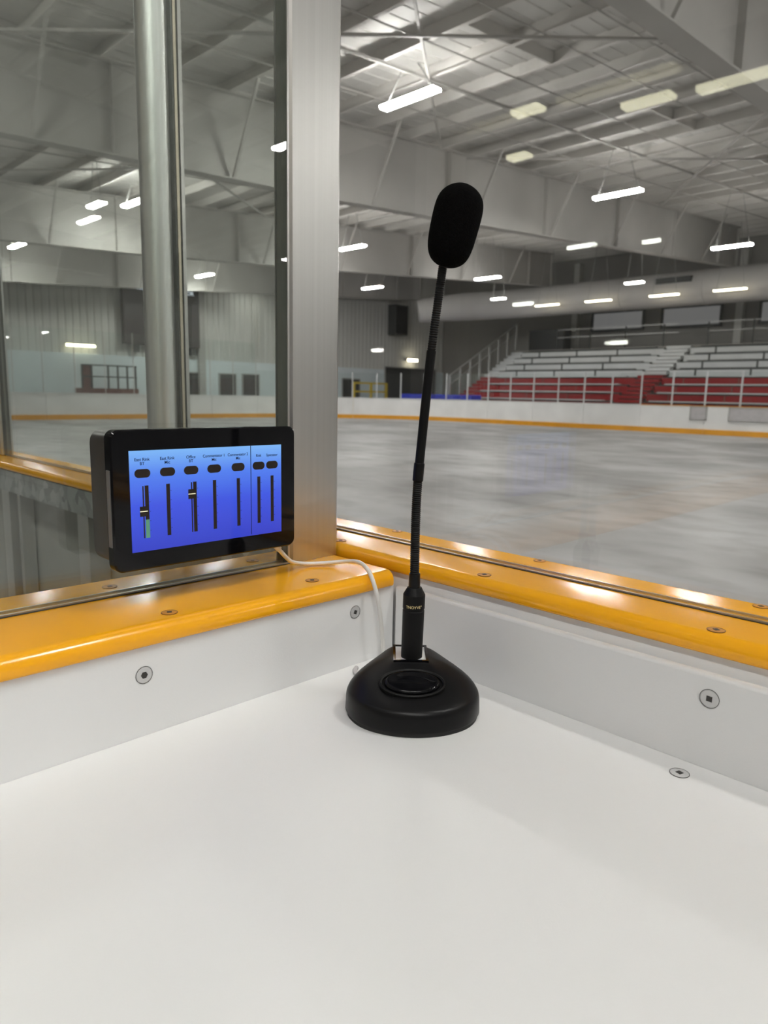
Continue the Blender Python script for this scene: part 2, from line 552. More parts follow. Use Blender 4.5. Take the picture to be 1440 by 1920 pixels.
# blocking between purlins, bridging rods and cross bracing
for xb, ks in ((-7.25, range(10, 26)), (-16.4, range(9, 30, 2)), (-25.4, range(10, 30, 2))):
    for k in ks:
        ya, yb = pur_y[k], pur_y[k+1]
        if (k*7+int(-xb)) % 5 in (0, 2) or xb < -10:
            b = MB().prism([(0, ya+.01, purlin_z(ya)+.015), (0, yb-.01, purlin_z(yb)+.015), (0, yb-.01, purlin_z(yb)+.235), (0, ya+.01, purlin_z(ya)+.235)], (xb-.02, 0, 0), (xb+.02, 0, 0))
            tag(b.build('purlin_blocking', 'purlin'), 'short white blocking panel set between two purlins', 'blocking', 'blocking between the purlins')
RODS = [(-9.05, .05), (-5.6, .02), (-6.6, .02), (-8.0, .02), (-10.4, .02), (-14.3, .03), (-15.2, .02), (-18.0, .03), (-22.6, .03), (-24.4, .03), (-26.8, .03)]
for i, (xr, wd) in enumerate(RODS):
    b = MB().bar((xr, Y0+.2, purlin_z(Y0+.2)-wd/2), (xr, 34.5, purlin_z(34.5)-wd/2), wd)
    tag(b.build('bridging_rod', 'steel_white'), 'thin white rod strung crosswise under the purlins', 'rod', 'bridging rods under the purlins')
for (xa, xb, y0_, y1_, lab) in ((-3.6, -11.8, 3.0, 13.5, 'white crossed bracing rods under the roof near the brightest strip light'),
                                (-3.6, -11.8, 14.5, 25.5, 'white crossed bracing rods under the roof at the upper right'),
                                (-12.2, -21.2, 4.0, 15.0, 'white crossed bracing rods under the roof beyond the second girder')):
    t = empty('cross_brace', ((xa+xb)/2, (y0_+y1_)/2, purlin_z((y0_+y1_)/2)), lab, 'brace')
    for (p, q, dz) in (((xa, y0_), (xb, y1_), .09), ((xa, y1_), (xb, y0_), .145)):
        MB().bar((p[0], p[1], purlin_z(p[1])-dz), (q[0], q[1], purlin_z(q[1])-dz), .045).build('brace_rod', 'steel_white', t)


# ------------------------------------------------------------------ lamps
def strip_light(name, loc, label, group, lens='lens', length=1.3, width=.22, hang=True, zc=None, up=True):
    t = empty(name, loc, label, 'light', group)
    x, y, z = loc
    h = length/2
    b = MB()
    b.prism([(0, y-width*.32, z+.10), (0, y+width*.32, z+.10), (0, y+width*.5, z+.055), (0, y-width*.5, z+.055)], (x-h, 0, 0), (x+h, 0, 0))
    b.build('housing', 'steel_white', t)
    b = MB()
    b.prism([(0, y-width*.5, z+.054), (0, y+width*.5, z+.054), (0, y+width*.46, z+.012), (0, y+width*.36, z), (0, y-width*.36, z), (0, y-width*.46, z+.012)], (x-h, 0, 0), (x+h, 0, 0))
    b.build('lens', lens, t)
    if lens == 'lens':
        MB().box(x-h*.9, x+h*.9, y-.03, y+.03, z+.1005, z+.104).build('top_slot', 'lens_up', t)
    if hang:
        top = (purlin_z(y) if zc is None else zc)
        for sx in (-1, 1):
            MB().bar((x+sx*h*.85, y, z+.09), (x+sx*h*.3, y, top), .016).build('hanger', 'rail', t)
    return t


RG = 'white strip lights over the rink'
for (x, y, lab) in ((-8.9, 9.3, 'bright white strip light hung under the roof left above the microphone foam'),
                    (-9.05, 17.3, 'bright white strip light hung to the right of the microphone foam'),
                    (-9.2, 25.7, 'bright white strip light hung above the bleachers at the right edge'),
                    (-19.55, 9.3, 'bright strip light seen just left of the round post behind the tablet'),
                    (-19.45, 17.5, 'bright strip light seen touching the right edge of the square post'),
                    (-19.75, 25.95, 'bright strip light hung just right of the ribbed microphone neck'),
                    (-28.9, 9.2, 'bright strip light hung at the far left edge near the end wall'),
                    (-29.4, 17.4, 'bright strip light hung over the scoreboard, right of the round post'),
                    (-26.0, 24.8, 'bright strip light hung between the square post and the microphone neck'),
                    (-18.2, 7.6, 'smaller strip light left of its brighter twin by the round post'),
                    (-13.5, 27.41, 'short bright strip light hung in front of the big duct at the right'),
                    (-20.7, 28.1, 'short bright strip light hung in front of the left part of the duct'),
                    (-31.8, 22.05, 'small cool strip light high on the end wall right of the scoreboard')):
    small = x in (-13.5, -20.7, -31.8, -18.2)
    strip_light('strip_light', (x, y, 4.9 if small and x > -30 else 5.5), lab, RG, 'lens_soft' if small else 'lens', .75 if small else 1.3)
for (x, y) in ((1.4, 9.3), (1.4, 17.4), (1.4, 25.8), (12.0, 9.3), (12.0, 17.4), (12.0, 25.8), (22.5, 9.3), (22.5, 17.4), (22.5, 25.8), (12.0, 1.6), (-9.0, 1.2), (-19.5, 1.2)):
    strip_light('strip_light', (x, y, 5.2 if y < 3 else 5.5), 'white strip light of the rink rows above and behind the counter', RG)
for (x, y) in ((2.6, 1.4), (2.0, -2.9), (3.6, -2.9), (5.2, -2.9)):  # added fill lamps that brighten the counter and trim
    strip_light('strip_light', (x, y, 4.9), 'white strip light added close above the timekeeper boxes to brighten the counter', 'added strip lights over the boxes', 'lens' if y > 0 else 'lens_fill')
for (x, y, lab) in ((-20.65, 32.25, 'warm tube light leftmost of the four over the bleachers'),
                    (-17.75, 32.25, 'warm tube light over the left lit window'),
                    (-14.45, 32.25, 'warm tube light over the gap between the two lit windows'),
                    (-11.55, 32.25, 'warm tube light over the bleachers at the far right')):
    strip_light('tube_light', (x, y, 5.01), lab, 'warm lights over the bleachers', 'lens_warm', 1.35, .2, True)
for (x, y, L) in ((-4.47, -6.45, .35), (-3.36, -7.1, .55), (-2.2, -7.2, 1.3), (3.2, -6.5, 1.3), (5.0, -6.5, 1.3), (-5.45, -7.7, .3)):
    strip_light('tube_light', (x, y, 3.5), 'warm tube light in the passage behind the timekeeper box', 'warm lights behind the box', 'lens_warm', L, .2)
# lamps built from glass reflections; the end wall pair stands in for them
for (x, y, z, lab) in ((X0+.12, 13.0, 2.25, 'long warm lamp, standing in for a glass reflection, above the pale blue end wall at the left'),):
    t = empty('reflection_lamp', (x, y, z), lab, 'light')
    MB().box(x-.07, x, y-.7, y+.7, z-.02, z+.10).build('housing', 'steel_white', t)
    MB().box(x, x+.08, y-.66, y+.66, z-.06, z+.05).build('lens', 'lens_warm', t)
for (x, z, L) in ((-5.14, 2.52, .5), (-4.08, 2.45, .28), (-6.12, 1.77, .4), (-4.49, 1.116, .36), (-9.4, 1.15, .3)):
    t = empty('reflection_lamp', (x, Y0+.1, z), 'small white lamp on the dark wall behind the timekeeper box', 'light', 'wall lamps behind the box')
    MB().box(x-L/2, x+L/2, Y0, Y0+.06, z-.03, z+.06).build('housing', 'steel_white', t)
    MB().box(x-L/2+.02, x+L/2-.02, Y0+.06, Y0+.10, z-.02, z+.025).build('lens', 'lens_soft', t)
t = empty('reflection_lamp', (-31.5, 34.3, 2.6), 'short bright lamp, standing in for a glass reflection, on the end wall left of the microphone neck', 'light')  # added lamp in place of a reflection in the glass
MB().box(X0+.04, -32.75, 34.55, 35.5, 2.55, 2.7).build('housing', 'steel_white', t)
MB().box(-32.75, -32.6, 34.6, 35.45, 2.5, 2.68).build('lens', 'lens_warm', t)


# ------------------------------------------------------------------ duct
d = empty('air_duct', (-10, 33.5, 5.4), 'long fat pale round air duct running over the bleachers', 'duct')
path = [(14.8, 33.5, 5.42), (-22.0, 33.5, 5.42), (-23.5, 33.45, 5.42), (-25.0, 33.1, 5.40), (-26.3, 32.4, 5.35), (-27.4, 31.4, 5.22), (-28.2, 30.6, 5.05)]
MB().tube(path, [.78]*5+[.70, .62], 28).build('duct_body', 'duct', d, smooth=True)
for xr in range(-21, 1, 4):
    MB().tube([(xr-.03, 33.5, 5.42), (xr+.03, 33.5, 5.42)], .80, 28).build('duct_band', 'duct', d, smooth=True)
g = MB().box(-15.1, -13.45, 32.68, 32.9, 5.62, 5.88).build('vent_grille', 'dark_metal', d)

# ------------------------------------------------------------------ rink boards on the far side
RAD = 8.0
XE, YF = -30.3, 27.75


def path_point(s):
    """far boards: s runs from the far right, along the far side, round the corner, down the end"""
    L1 = 8.0-(XE+RAD)
    if s < L1:
        return Vector((8.0-s, YF, 0)), Vector((0, -1, 0))
    s -= L1
    La = RAD*PI/2
    if s < La:
        a = PI/2+s/RAD
        c = Vector((XE+RAD, YF-RAD, 0))
        n = Vector((math.cos(a), math.sin(a), 0))
        return c+n*RAD, -n
    s -= La
    return Vector((XE, YF-RAD-s, 0)), Vector((1, 0, 0))


LS = 8.0-(XE+RAD)
LA = RAD*PI/2
LE = (YF-RAD)-(0.1+RAD)
TOT = LS+LA+LE


def sweep(s0, s1, n, off0, off1, z0, z1):
    """slab that follows the board line, between offsets (towards the rink positive)"""
    b = MB()
    rings = []
    for k in range(n+1):
        p, nn = path_point(s0+(s1-s0)*k/n)
        q0, q1 = p+nn*off0, p+nn*off1
        rings.append([(q0.x, q0.y, z0), (q1.x, q1.y, z0), (q1.x, q1.y, z1), (q0.x, q0.y, z1)])
    b.loft(rings)
    return b


s = 8.0
posts_s = []
idx = 0
while s < TOT-.2:
    e = min(s+2.6, TOT)
    curved = (LS-2.6 < s < LS+LA)
    n = 6 if curved else 1
    p, nn = path_point((s+e)/2)
    if s < LS:
        lab = 'white board section with yellow kick strip below the bleachers'; gr = 'boards along the far side'
    elif s < LS+LA:
        lab = 'curved white board section with yellow kick strip in the far corner'; gr = 'boards in the far corner'
    else:
        lab = 'white board section with yellow kick strip along the end of the rink'; gr = 'boards along the end'
    t = empty('dasher_board', (p.x, p.y, FLOOR), lab, 'rink board', gr)
    sweep(s+.006, e-.006, n, -.10, 0, FLOOR, .095).build('facing', 'far_white', t)
    sweep(s+.006, e-.006, n, 0, .03, FLOOR, FLOOR+.20).build('kick_plate', 'kick', t)
    sweep(s, e, n, -.14, .02, .095, .117).build('cap_rail', 'far_white' if s > 19.5 else 'kick', t)
    high = s > LS+LA-2.6
    zt = 2.75 if high else 1.40
    for half in (0, 1):
        a0, a1 = s+(e-s)*half/2, s+(e-s)*(half+1)/2
        q, qn = path_point(a0)
        q2, q2n = path_point(a0+.045)
        q, qn = q2, q2n
        ps = MB().tube([(q.x-qn.x*.06, q.y-qn.y*.06, .117), (q.x-qn.x*.06, q.y-qn.y*.06, zt+.03)], .034 if not high else .02, 8)
        ps.build('shield_post', 'bench_alu' if not high else 'alu_dull', t)
        pm = sweep(a0+.09, a1-.01, 3 if curved else 1, -.066, -.054, .12, zt)
        pm.build('shield_pane', 'pane_far', t)
    s = e

# gates in the far side boards
for (xa, xb, lab) in ((-10.95, -10.3, 'narrow grey hatch panel in the far side boards'), (-9.5, -7.9, 'wide grey gate panel in the far side boards at the right edge')):
    t = empty('board_gate', ((xa+xb)/2, YF-.03, -.43), lab, 'gate')
    MB().box(xa+.04, xb-.04, YF-.035, YF-.005, -.40, .06).build('panel', 'gate_grey', t)
    b = MB()
    for (u0, u1, z0, z1) in ((xa, xa+.05, -.44, .09), (xb-.05, xb, -.44, .09), (xa, xb, -.44, -.40), (xa, xb, .05, .09)):
        b.box(u0, u1, YF-.045, YF-.004, z0, z1)
    b.build('frame', 'rail', t)

# ------------------------------------------------------------------ things at the end wall
xs = X0+.06
t = empty('scoreboard', (xs, 17.0, 2.3), 'dark scoreboard hanging on the end wall behind the round post', 'scoreboard')
MB().box(xs, xs+.30, 15.0, 19.0, 2.45, 5.45).build('cabinet', 'scoreboard', t)
MB().box(xs-.0, xs+.25, 15.5, 15.75, 2.1, 2.5).build('mount_bracket', 'dark_metal', t)
MB().box(xs-.0, xs+.25, 18.5, 18.75, 2.1, 2.5).build('mount_bracket', 'dark_metal', t)


def wall_text(body, size, y, z, mat, name, parent, x=xs+.303):
    return text_mesh(body, size, mat, name, parent, xf=lambda c: Vector((x+c.z, y+c.x, z+c.y)), depth=.004)


wall_text('0:00  00', .55, 17.0, 4.45, 'digits', 'digits', t)
wall_text('HOME', .28, 15.8, 5.1, 'digits', 'lettering', t)
wall_text('VISITOR', .28, 18.2, 5.1, 'digits', 'lettering', t)
wall_text('PERIOD', .18, 17.0, 3.9, 'gate_grey', 'lettering', t)

t = empty('team_bench', (-31.6, 13.7, FLOOR), 'red brown framed bench shelter behind the end boards', 'bench')
MB().box(-32.3, -31.4, 12.4, 15.0, FLOOR, .34).build('lower_panel', 'redbrown', t)
b = MB()
for y in (12.42, 12.85, 13.6, 14.05, 14.5, 14.9):
    b.box(-31.5, -31.42, y-.03, y+.03, .34, 1.35)
for z in (.85, 1.35):
    b.box(-31.5, -31.42, 12.4, 14.95, z-.03, z+.03)
b.build('frame', 'dark_metal', t)
MB().box(-31.55, -31.5, 12.45, 12.9, .34, 1.33).build('side_panel', 'redbrown', t)

t = empty('loudspeaker', (X0+.4, 33.5, 4.0), 'dark tall loudspeaker box hung on the end wall left of the duct', 'speaker')
MB().box(X0+.02, X0+.7, 32.9, 34.1, 4.1, 6.0).build('cabinet', 'dark_metal', t, bevel=.03)
MB().box(X0+.7, X0+.72, 33.0, 34.0, 4.2, 5.9).build('grille', 'black_matte', t)
for yy in (22.45, 22.85):
    tag(MB().tube([(X0+.1, yy, 2.2), (X0+.1, yy, 6.5)], .06, 10).build('conduit_pipe', 'siding'), 'grey pipe running up the end wall right of the scoreboard', 'pipe', 'pipes on the end wall')
tag(MB().box(X0+.06, X0+.2, 23.95, 24.65, 1.9, 2.75).build('notice_board', 'counter'), 'white notice board on the end wall beside the square post', 'sign')

t = empty('barrier_frame', (-31.0, 28.6, FLOOR), 'yellow tubular barrier frame behind the far corner boards', 'barrier')
for y in (28.2, 29.6, 30.9):
    MB().bar((-31.0, y, FLOOR), (-31.0, y, 1.0), .12).build('upright', 'yellow', t)
for z in (.45, .95):
    MB().bar((-31.0, 28.2, z), (-31.0, 30.9, z), .10).build('crossbar', 'yellow', t)
for (xa, xb, lab) in ((-27.2, -24.9, 'blue vinyl mat stacked behind the corner boards, the left one'), (-24.7, -22.2, 'blue vinyl mat stacked behind the corner boards, the right one')):
    t = empty('crash_mat', ((xa+xb)/2, 28.65, FLOOR), lab, 'mat')
    MB().box(xa, xb, 28.2, 29.1, FLOOR, -.2).build('lower_mat', 'blue', t, bevel=.05)
    MB().box(xa+.03, xb-.02, 28.22, 29.08, -.2, .36).build('upper_mat', 'blue', t, bevel=.05)

# ------------------------------------------------------------------ bleachers
names = ['lowest red', 'second red', 'third red', 'top red', 'lowest silver', 'second silver', 'third silver', 'top silver']
XL, XA0, XA1, XR = -23.6, -15.25, -13.95, 4.0
for i in range(8):
    zr = .22+.377*i
    yr = 29.5+.71*i
    for side, (xa, xb) in (('left', (XL+.12*i*0, XA0)), ('right', (XA1, XR))):
        t = empty('bleacher_row', ((xa+xb)/2, yr, FLOOR), '%s bleacher row on the %s of the aisle stairs' % (names[i], side), 'bleacher', 'bleacher rows')
        redrow = i < 4
        MB().box(xa, xb, yr, yr+.05, zr-.36 if i else FLOOR, zr-.06).build('riser', 'red' if redrow else 'bench_alu', t)
        MB().box(xa, xb, yr+.02, yr+.76, zr-.06, zr-.02).build('tread', 'dark_metal', t)
        if redrow:
            MB().box(xa+.5, xb-.4, yr-.10, yr+.22, zr-.005, zr+.04).build('bench_plank', 'bench_alu', t)
        else:
            MB().box(xa+.5, xb-.4, yr-.06, yr+.22, zr, zr+.035).build('bench_plank', 'dark_metal', t)  # dark plank colour paints the shadow line under each bench
            x = xa+1.2
            while x < xb-.5:
                MB().box(x-.035, x+.035, yr-.03, yr+.0, zr-.33, zr-.02).build('support_post', 'dark_metal', t)
                x += 2.35
        if redrow:
            x = xa+1.0
            while x < xb-.5:
                MB().box(x-.02, x+.02, yr-.02, yr, zr-.33, zr-.06).build('joint_strip', 'redbrown', t)
                x += 2.35
t = empty('aisle_stair', ((XA0+XA1)/2, 29.3, FLOOR), 'pale aisle stairs climbing through the middle of the bleachers', 'stairs')
for k in range(16):
    y = 29.3+.355*k
    z = .10+.1885*k
    MB().box(XA0+.05, XA1-.05, y, y+.40, z-.14 if k else FLOOR, z).build('step', 'red' if k < 8 else 'bench_alu', t)
t = empty('side_stair', (XL-.5, 29.3, FLOOR), 'narrow steps climbing along the left end of the bleachers', 'stairs')
for k in range(16):
    y = 29.5+.355*k
    z = .05+.1885*k
    MB().box(XL-1.0, XL-.03, y, y+.40, z-.16 if k else FLOOR, z).build('step', 'red' if k < 8 else 'bench_alu', t)
t = empty('stair_handrail', (XL-1.05, 29.4, .1), 'grey sloping handrail with posts at the left end of the bleachers', 'handrail')
MB().bar((XL-1.05, 29.3, 1.35), (XL-1.05, 35.4, 4.55), .05).build('top_rail', 'rail', t)
MB().bar((XL-1.05, 29.3, .85), (XL-1.05, 35.4, 4.05), .035).build('middle_rail', 'rail', t)
for k in range(8):
    y = 29.4+.85*k
    z0 = .1+.525*(y-29.4)
    MB().bar((XL-1.05, y, z0-.15), (XL-1.05, y, z0+1.25), .09).build('rail_post', 'rail', t)
tag(MB().box(XL-1.0, XL+1.4, 36.6, 37.4, 3.0, 4.25).build('storage_cabinet', 'door_dark'), 'dark cabinet at the top left of the bleachers', 'cabinet')
tag(MB().box(XL-1.0, XR, 35.3, Y1-.02, 2.55, 3.0).build('walkway_platform', 'stand_wall'), 'dark walkway deck along the top of the bleachers', 'platform')
for (xa, xb, lab) in ((XL+1.2, XA0-.1, 'grey guard rail above the top row, left of the aisle'), (XA1+.1, XR, 'grey guard rail above the top row, right of the aisle')):
    t = empty('guard_rail', (xa, 36.2, 3.0), lab, 'railing')
    for z in (3.72, 4.15):
        MB().bar((xa, 36.2, z), (xb, 36.2, z), .045).build('rail', 'rail', t)
    x = xa
    while x <= xb:
        MB().bar((x, 36.2, 3.0), (x, 36.2, 4.17), .06).build('rail_post', 'dark_metal', t)
        x += 2.1

# ------------------------------------------------------------------ near side: counter, boards, ledges


def screw(name, c, n, rad, parent, ringmat, hole='square', up=(0, 0, 1), rot=0):
    """flush cap screw: pale cap with a dark ring groove and a dark drive recess"""
    c, n = Vector(c), Vector(n).normalized()
    a = n.cross(Vector(up))
    if a.length < .01:
        a = n.cross(Vector((0, 1, 0)))
    a.normalize()
    v = n.cross(a)

    def circ(r, h, k=28):
        return [tuple(c+n*h+(a*math.cos(2*PI*i/k)+v*math.sin(2*PI*i/k))*r) for i in range(k)]
    o = MB().loft([circ(rad, -.001), circ(rad, .0004), circ(rad*.86, .0008), circ(rad*.10, .0008)]).build(name, ringmat, parent)
    g = MB().loft([circ(rad*.98, .0003), circ(rad*1.035, .0003), circ(rad*1.035, .0006), circ(rad*.98, .0006)], cap=False)
    g.build('rim_shadow_gap', 'dark_hole', o)
    k = 4 if hole == 'square' else 6
    r = rad*.42
    pts = [tuple(a*math.cos(2*PI*i/k+rot)*r+v*math.sin(2*PI*i/k+rot)*r) for i in range(k)]
    MB().prism(pts, tuple(c+n*.0002), tuple(c+n*.0011)).build('drive_recess', 'dark_hole', o)
    return o


def ledge_outline(a0, a1, z0, z1, round0=True, round1=True, n=8):
    """profile in (a, z): a across the ledge; bullnose on the chosen edges"""
    r = min((z1-z0)*.62, .013)
    pts = []
    for k in range(n+1):
        t = PI/2*k/n
        pts.append((a1-r+r*math.cos(t), z1-r+r*math.sin(t)))
    for k in range(n+1):
        t = PI/2+PI/2*k/n
        pts.append((a0+r+r*math.cos(t), z1-r+r*math.sin(t)))
    rb = .004
    for k in range(4):
        t = PI+PI/2*k/3
        pts.append((a0+rb+rb*math.cos(t), z0+rb+rb*math.sin(t)))
    for k in range(4):
        t = 1.5*PI+PI/2*k/3
        pts.append((a1-rb+rb*math.cos(t), z0+rb+rb*math.sin(t)))
    return pts


ct = empty('counter', (.6, -.5, FLOOR), 'smooth white counter top filling the foreground under the microphone', 'counter')
MB().box(0.0006, 1.35, -1.05, 0.0, -.02, 0).build('counter_top', 'counter', ct)
for (x, y) in ((.08, -.98), (1.27, -.98), (.08, -.08), (1.27, -.08)):
    MB().box(x-.03, x+.03, y-.03, y+.03, FLOOR, -.02).build('leg', 'galv', ct)
screw('screw', (.3868, -.0261, 0), (0, 0, 1), .0083, ct, 'screw', 'square', rot=.5)

# left partition (along Y): white panel, lower orange ledge
pl = empty('partition_panel', (-.1, -.8, FLOOR), 'white partition panel under the left orange ledge, with two cap screws', 'panel')
MB().box(-.185, 0.0, -1.7, -.0005, FLOOR, .0895).build('panel', 'white_board', pl)
screw('screw', (0, -.3394, .0612), (1, 0, 0), .0083, pl, 'screw', 'hex')
screw('screw', (0, -.0668, .0672), (1, 0, 0), .0078, pl, 'screw', 'square', rot=.4)
ol = empty('orange_ledge', (-.1, -.8, .09), 'glossy orange ledge on the left under the tablet', 'ledge')
MB().prism([(a, 0, z) for a, z in ledge_outline(-.192, .0055, .0897, .110)], (0, -1.7, 0), (0, -.006, 0)).build('ledge', 'orange', ol, smooth=True, angle=50)
for (x, y) in ((-.008, -.3007), (-.012, -.1143), (-.150, -.3039), (-.152, -.1107), (-.010, -.49), (-.150, -.49)):
    screw('screw', (x-.012 if x > -.1 else x, y, .110), (0, 0, 1), .0078, ol, 'screw_orange', 'square', rot=random.random())

# right boards (along X): white board, trim board, orange ledge
rb = empty('rink_side_board', (0, .1, FLOOR), 'tall white rink board under the right orange ledge', 'rink board')
MB().box(-.185, 3.2, .0118, .145, FLOOR, .1025).build('board', 'white_board', rb)
MB().box(-4.0, -.191, .06, .145, FLOOR, .1025).build('board', 'grey_panel', rb)['label'] = 'grey unpainted back of the board seen under the ledge'
tb = empty('trim_board', (.7, .006, 0), 'white trim board with rounded top along the right edge of the counter', 'panel')
MB().box(.0008, 1.35, 0.0007, .0110, -.012, .0885).build('trim', 'white_board', tb, bevel=.004, seg=3)
screw('screw', (.3969, .0005, .0662), (0, -1, 0), .0085, tb, 'screw', 'square', rot=.75)
orr = empty('orange_ledge', (0, .08, .10), 'long glossy orange ledge on the right beside the rink glass', 'ledge')
MB().prism([(0, a, z) for a, z in ledge_outline(.0058, .156, .1035, .1225)], (-4.0, 0, 0), (3.2, 0, 0)).build('ledge', 'orange', orr, smooth=True, angle=50)
for x in (-.66, -.398, -.131, .124, .3885, .65):
    screw('screw', (x, .0245, .1225), (0, 0, 1), .0078, orr, 'screw_orange', 'square', rot=random.random())
    screw('screw', (x+.002, .138, .1225), (0, 0, 1), .0075, orr, 'screw_orange', 'square', rot=random.random())

# glass panes with the channels they stand in
gp = empty('rink_shield', (-.117, -.5, .11), 'tall clear pane standing on the left orange ledge behind the tablet', 'glass')
MB().box(-.1225, -.1115, -1.7, -.0835, .1105, 1.75).build('pane', 'pane_green', gp)
MB().box(-.1250, -.1228, -1.7, -.0835, .1102, .1125).build('channel_lip', 'alu', gp)
MB().box(-.1112, -.1088, -1.7, -.0835, .1102, .1125).build('channel_lip', 'alu', gp)
MB().box(-.1086, -.1070, -1.7, -.0835, .1102, .1110).build('channel_gap', 'gasket', gp)
gp = empty('rink_shield', (1.2, .086, .1225), 'wide clear pane on the right orange ledge between counter and rink', 'glass')
MB().box(-.720, 3.2, .082, .094, .123, 1.75).build('pane', 'pane', gp)
MB().box(-.720, 3.2, .0945, .0970, .1227, .1245).build('channel_lip', 'alu', gp)
MB().box(-.720, 3.2, .0790, .0815, .1227, .1245).build('channel_lip', 'alu', gp)
MB().box(-.720, 3.2, .0770, .0788, .1227, .1232).build('channel_gap', 'gasket', gp)
gp = empty('rink_shield', (-1.2, .086, .1225), 'clear pane on the rink ledge of the neighbouring box, left of the round post', 'glass')
MB().box(-1.738, -.787, .082, .094, .123, 1.75).build('pane', 'pane', gp)
MB().box(-1.738, -.787, .0945, .0970, .1227, .1245).build('channel_lip', 'alu', gp)
MB().box(-1.738, -.787, .0790, .0815, .1227, .1245).build('channel_lip', 'alu', gp)

# square corner post
cp = empty('corner_post', (-.12, -.045, .11), 'wide square brushed aluminium post standing at the corner of the ledges', 'post')
ya, ym, yb = -.081, -.040, -.0005
b = MB()
prof = [(-.108, ya+.003), (-.108, ym), (-.1095, ym+.0012), (-.1095, yb-.003), (-.1115, yb), (-.134, yb), (-.134, ya), (-.111, ya)]
b.prism([(p[0], p[1], 0) for p in prof], (0, 0, .1102), (0, 0, 1.78))
b.build('post_tube', 'alu', cp)
MB().box(-.1335, -.1125, ya-.0022, ya-.0002, .1102, 1.78).build('gasket_channel', 'gasket_grey', cp)
MB().box(-.1122, -.1105, ya-.003, ya-.0002, .1102, 1.78).build('channel_lip', 'alu', cp)
MB().box(-.1350, -.1337, ya-.004, ya-.0002, .1102, 1.78).build('glass_bead', 'alu', cp)

# round post further left
rp = empty('glass_post', (-.75, .084, .1225), 'round aluminium post on the rink ledge behind the tablet', 'post')
MB().tube([(-.752, .082, .1227), (-.752, .082, 1.78)], .0295, 40).build('post_tube', 'alu_round', rp, smooth=True, angle=40)
MB().box(-.745, -.7255, .1095, .1125, .1227, 1.78).build('gasket', 'gasket', rp)
MB().box(-.745, -.7235, .1128, .1185, .1227, 1.78).build('clamp_strip', 'alu_warm', rp)
MB().box(-.745, -.7265, .1188, .1215, .1227, 1.78).build('gasket', 'gasket', rp)
MB().box(-.745, -.7220, .1218, .1290, .1227, 1.78).build('clamp_strip', 'alu', rp)
MB().box(-.7860, -.7825, .070, .100, .1227, 1.78).build('glass_bead', 'alu', rp)
sp = empty('glass_post', (-1.78, .088, .1225), 'slim post at the far left edge on the neighbouring ledge', 'post')
MB().box(-1.81, -1.745, .070, .106, .1227, 1.78).build('post_tube', 'alu_dull', sp, bevel=.004)
MB().box(-1.7445, -1.7405, .078, .098, .1227, 1.78).build('gasket', 'gasket', sp)

# steel under the neighbouring ledge
t = empty('support_frame', (-1.2, .03, FLOOR), 'galvanised steel frame under the neighbouring orange ledge at the far left', 'frame')
MB().box(-4.0, -.2, .006, .055, .045, .1025).build('top_beam', 'galv', t)
for x in (-2.4, -1.53, -1.0):
    MB().box(x-.03, x+.03, .008, .055, FLOOR, .045).build('upright', 'alu_dull', t)
MB().box(-1.47, -1.45, .02, .055, FLOOR, .045).build('upright', 'alu_dull', t)
MB().box(-4.0, -.2, .012, .05, -.62, -.57).build('lower_beam', 'galv', t)

# ------------------------------------------------------------------ tablet
TX = -.05
TY0, TY1, TZ0, TZ1 = -.3408, -.1197, .1500, .2910
tb = empty('touch_tablet', (-.07, -.23, .15), 'black wall touch tablet with a lit blue mixer screen, fixed to the left pane', 'tablet')
b = MB()
outl = rounded_rect(TY0, TY1, TZ0, TZ1, .009)
inn = rounded_rect(TY0+.0015, TY1-.0015, TZ0+.0015, TZ1-.0015, .008)
b.loft([[(TX-.013, y, z) for y, z in outl], [(TX-.0015, y, z) for y, z in outl], [(TX, y, z) for y, z in inn]])
b.build('front_bezel', 'black_gloss', tb, smooth=True, angle=30)
b = MB()
o1 = rounded_rect(TY0+.004, TY1-.010, TZ0+.005, TZ1-.002, .012)
o2 = rounded_rect(TY0+.006, TY1-.012, TZ0+.007, TZ1-.004, .012)
b.loft([[(TX-.0135, y, z) for y, z in o1], [(-.106, y, z) for y, z in o1], [(-.1113, y, z) for y, z in o2]])
b.build('rear_housing', 'back_plastic', tb, smooth=True, angle=40)
MB().box(TX-.0105, TX-.003, TY0-.0006, TY0+.001, .176, .252).build('light_bar', 'grey_bar', tb)
MB().box(TX-.0105, TX-.003, TY1-.001, TY1+.0006, .176, .252).build('light_bar', 'grey_bar', tb)
SY0, SY1, SZ0, SZ1 = -.3227, -.1400, .1690, .2705
SW, SH = SY1-SY0, SZ1-SZ0
scr = MB().box(TX-.0006, TX+.0003, SY0, SY1, SZ0, SZ1).build('screen', 'screen', tb)


def ui(u0, u1, v0, v1, name, mat, lift=.0005, rnd=0):
    y0, y1 = SY0+u0*SW, SY0+u1*SW
    z0, z1 = SZ1-v1*SH, SZ1-v0*SH
    b = MB()
    if rnd:
        pts = rounded_rect(y0, y1, z0, z1, min(y1-y0, z1-z0)*.499, 8)
    else:
        pts = [(y0, z0), (y1, z0), (y1, z1), (y0, z1)]
    b.prism([(0, y, z) for y, z in pts], (TX+.0001, 0, 0), (TX+lift, 0, 0))
    return b.build(name, mat, scr)


def ui_text(body, u, v, wid):
    y, z = SY0+u*SW, SZ1-v*SH
    o = text_mesh(body, .006, 'ui_text', 'caption', scr, xf=lambda c: Vector((c.z, c.x, c.y)), depth=.00005)
    xs_ = [q.co.y for q in o.data.vertices]
    k = wid*SW/(max(xs_)-min(xs_))
    for q in o.data.vertices:
        q.co = Vector((TX+.0004+q.co.x, y+q.co.y*k, z+q.co.z*min(k*1.12, .72)))
    return o


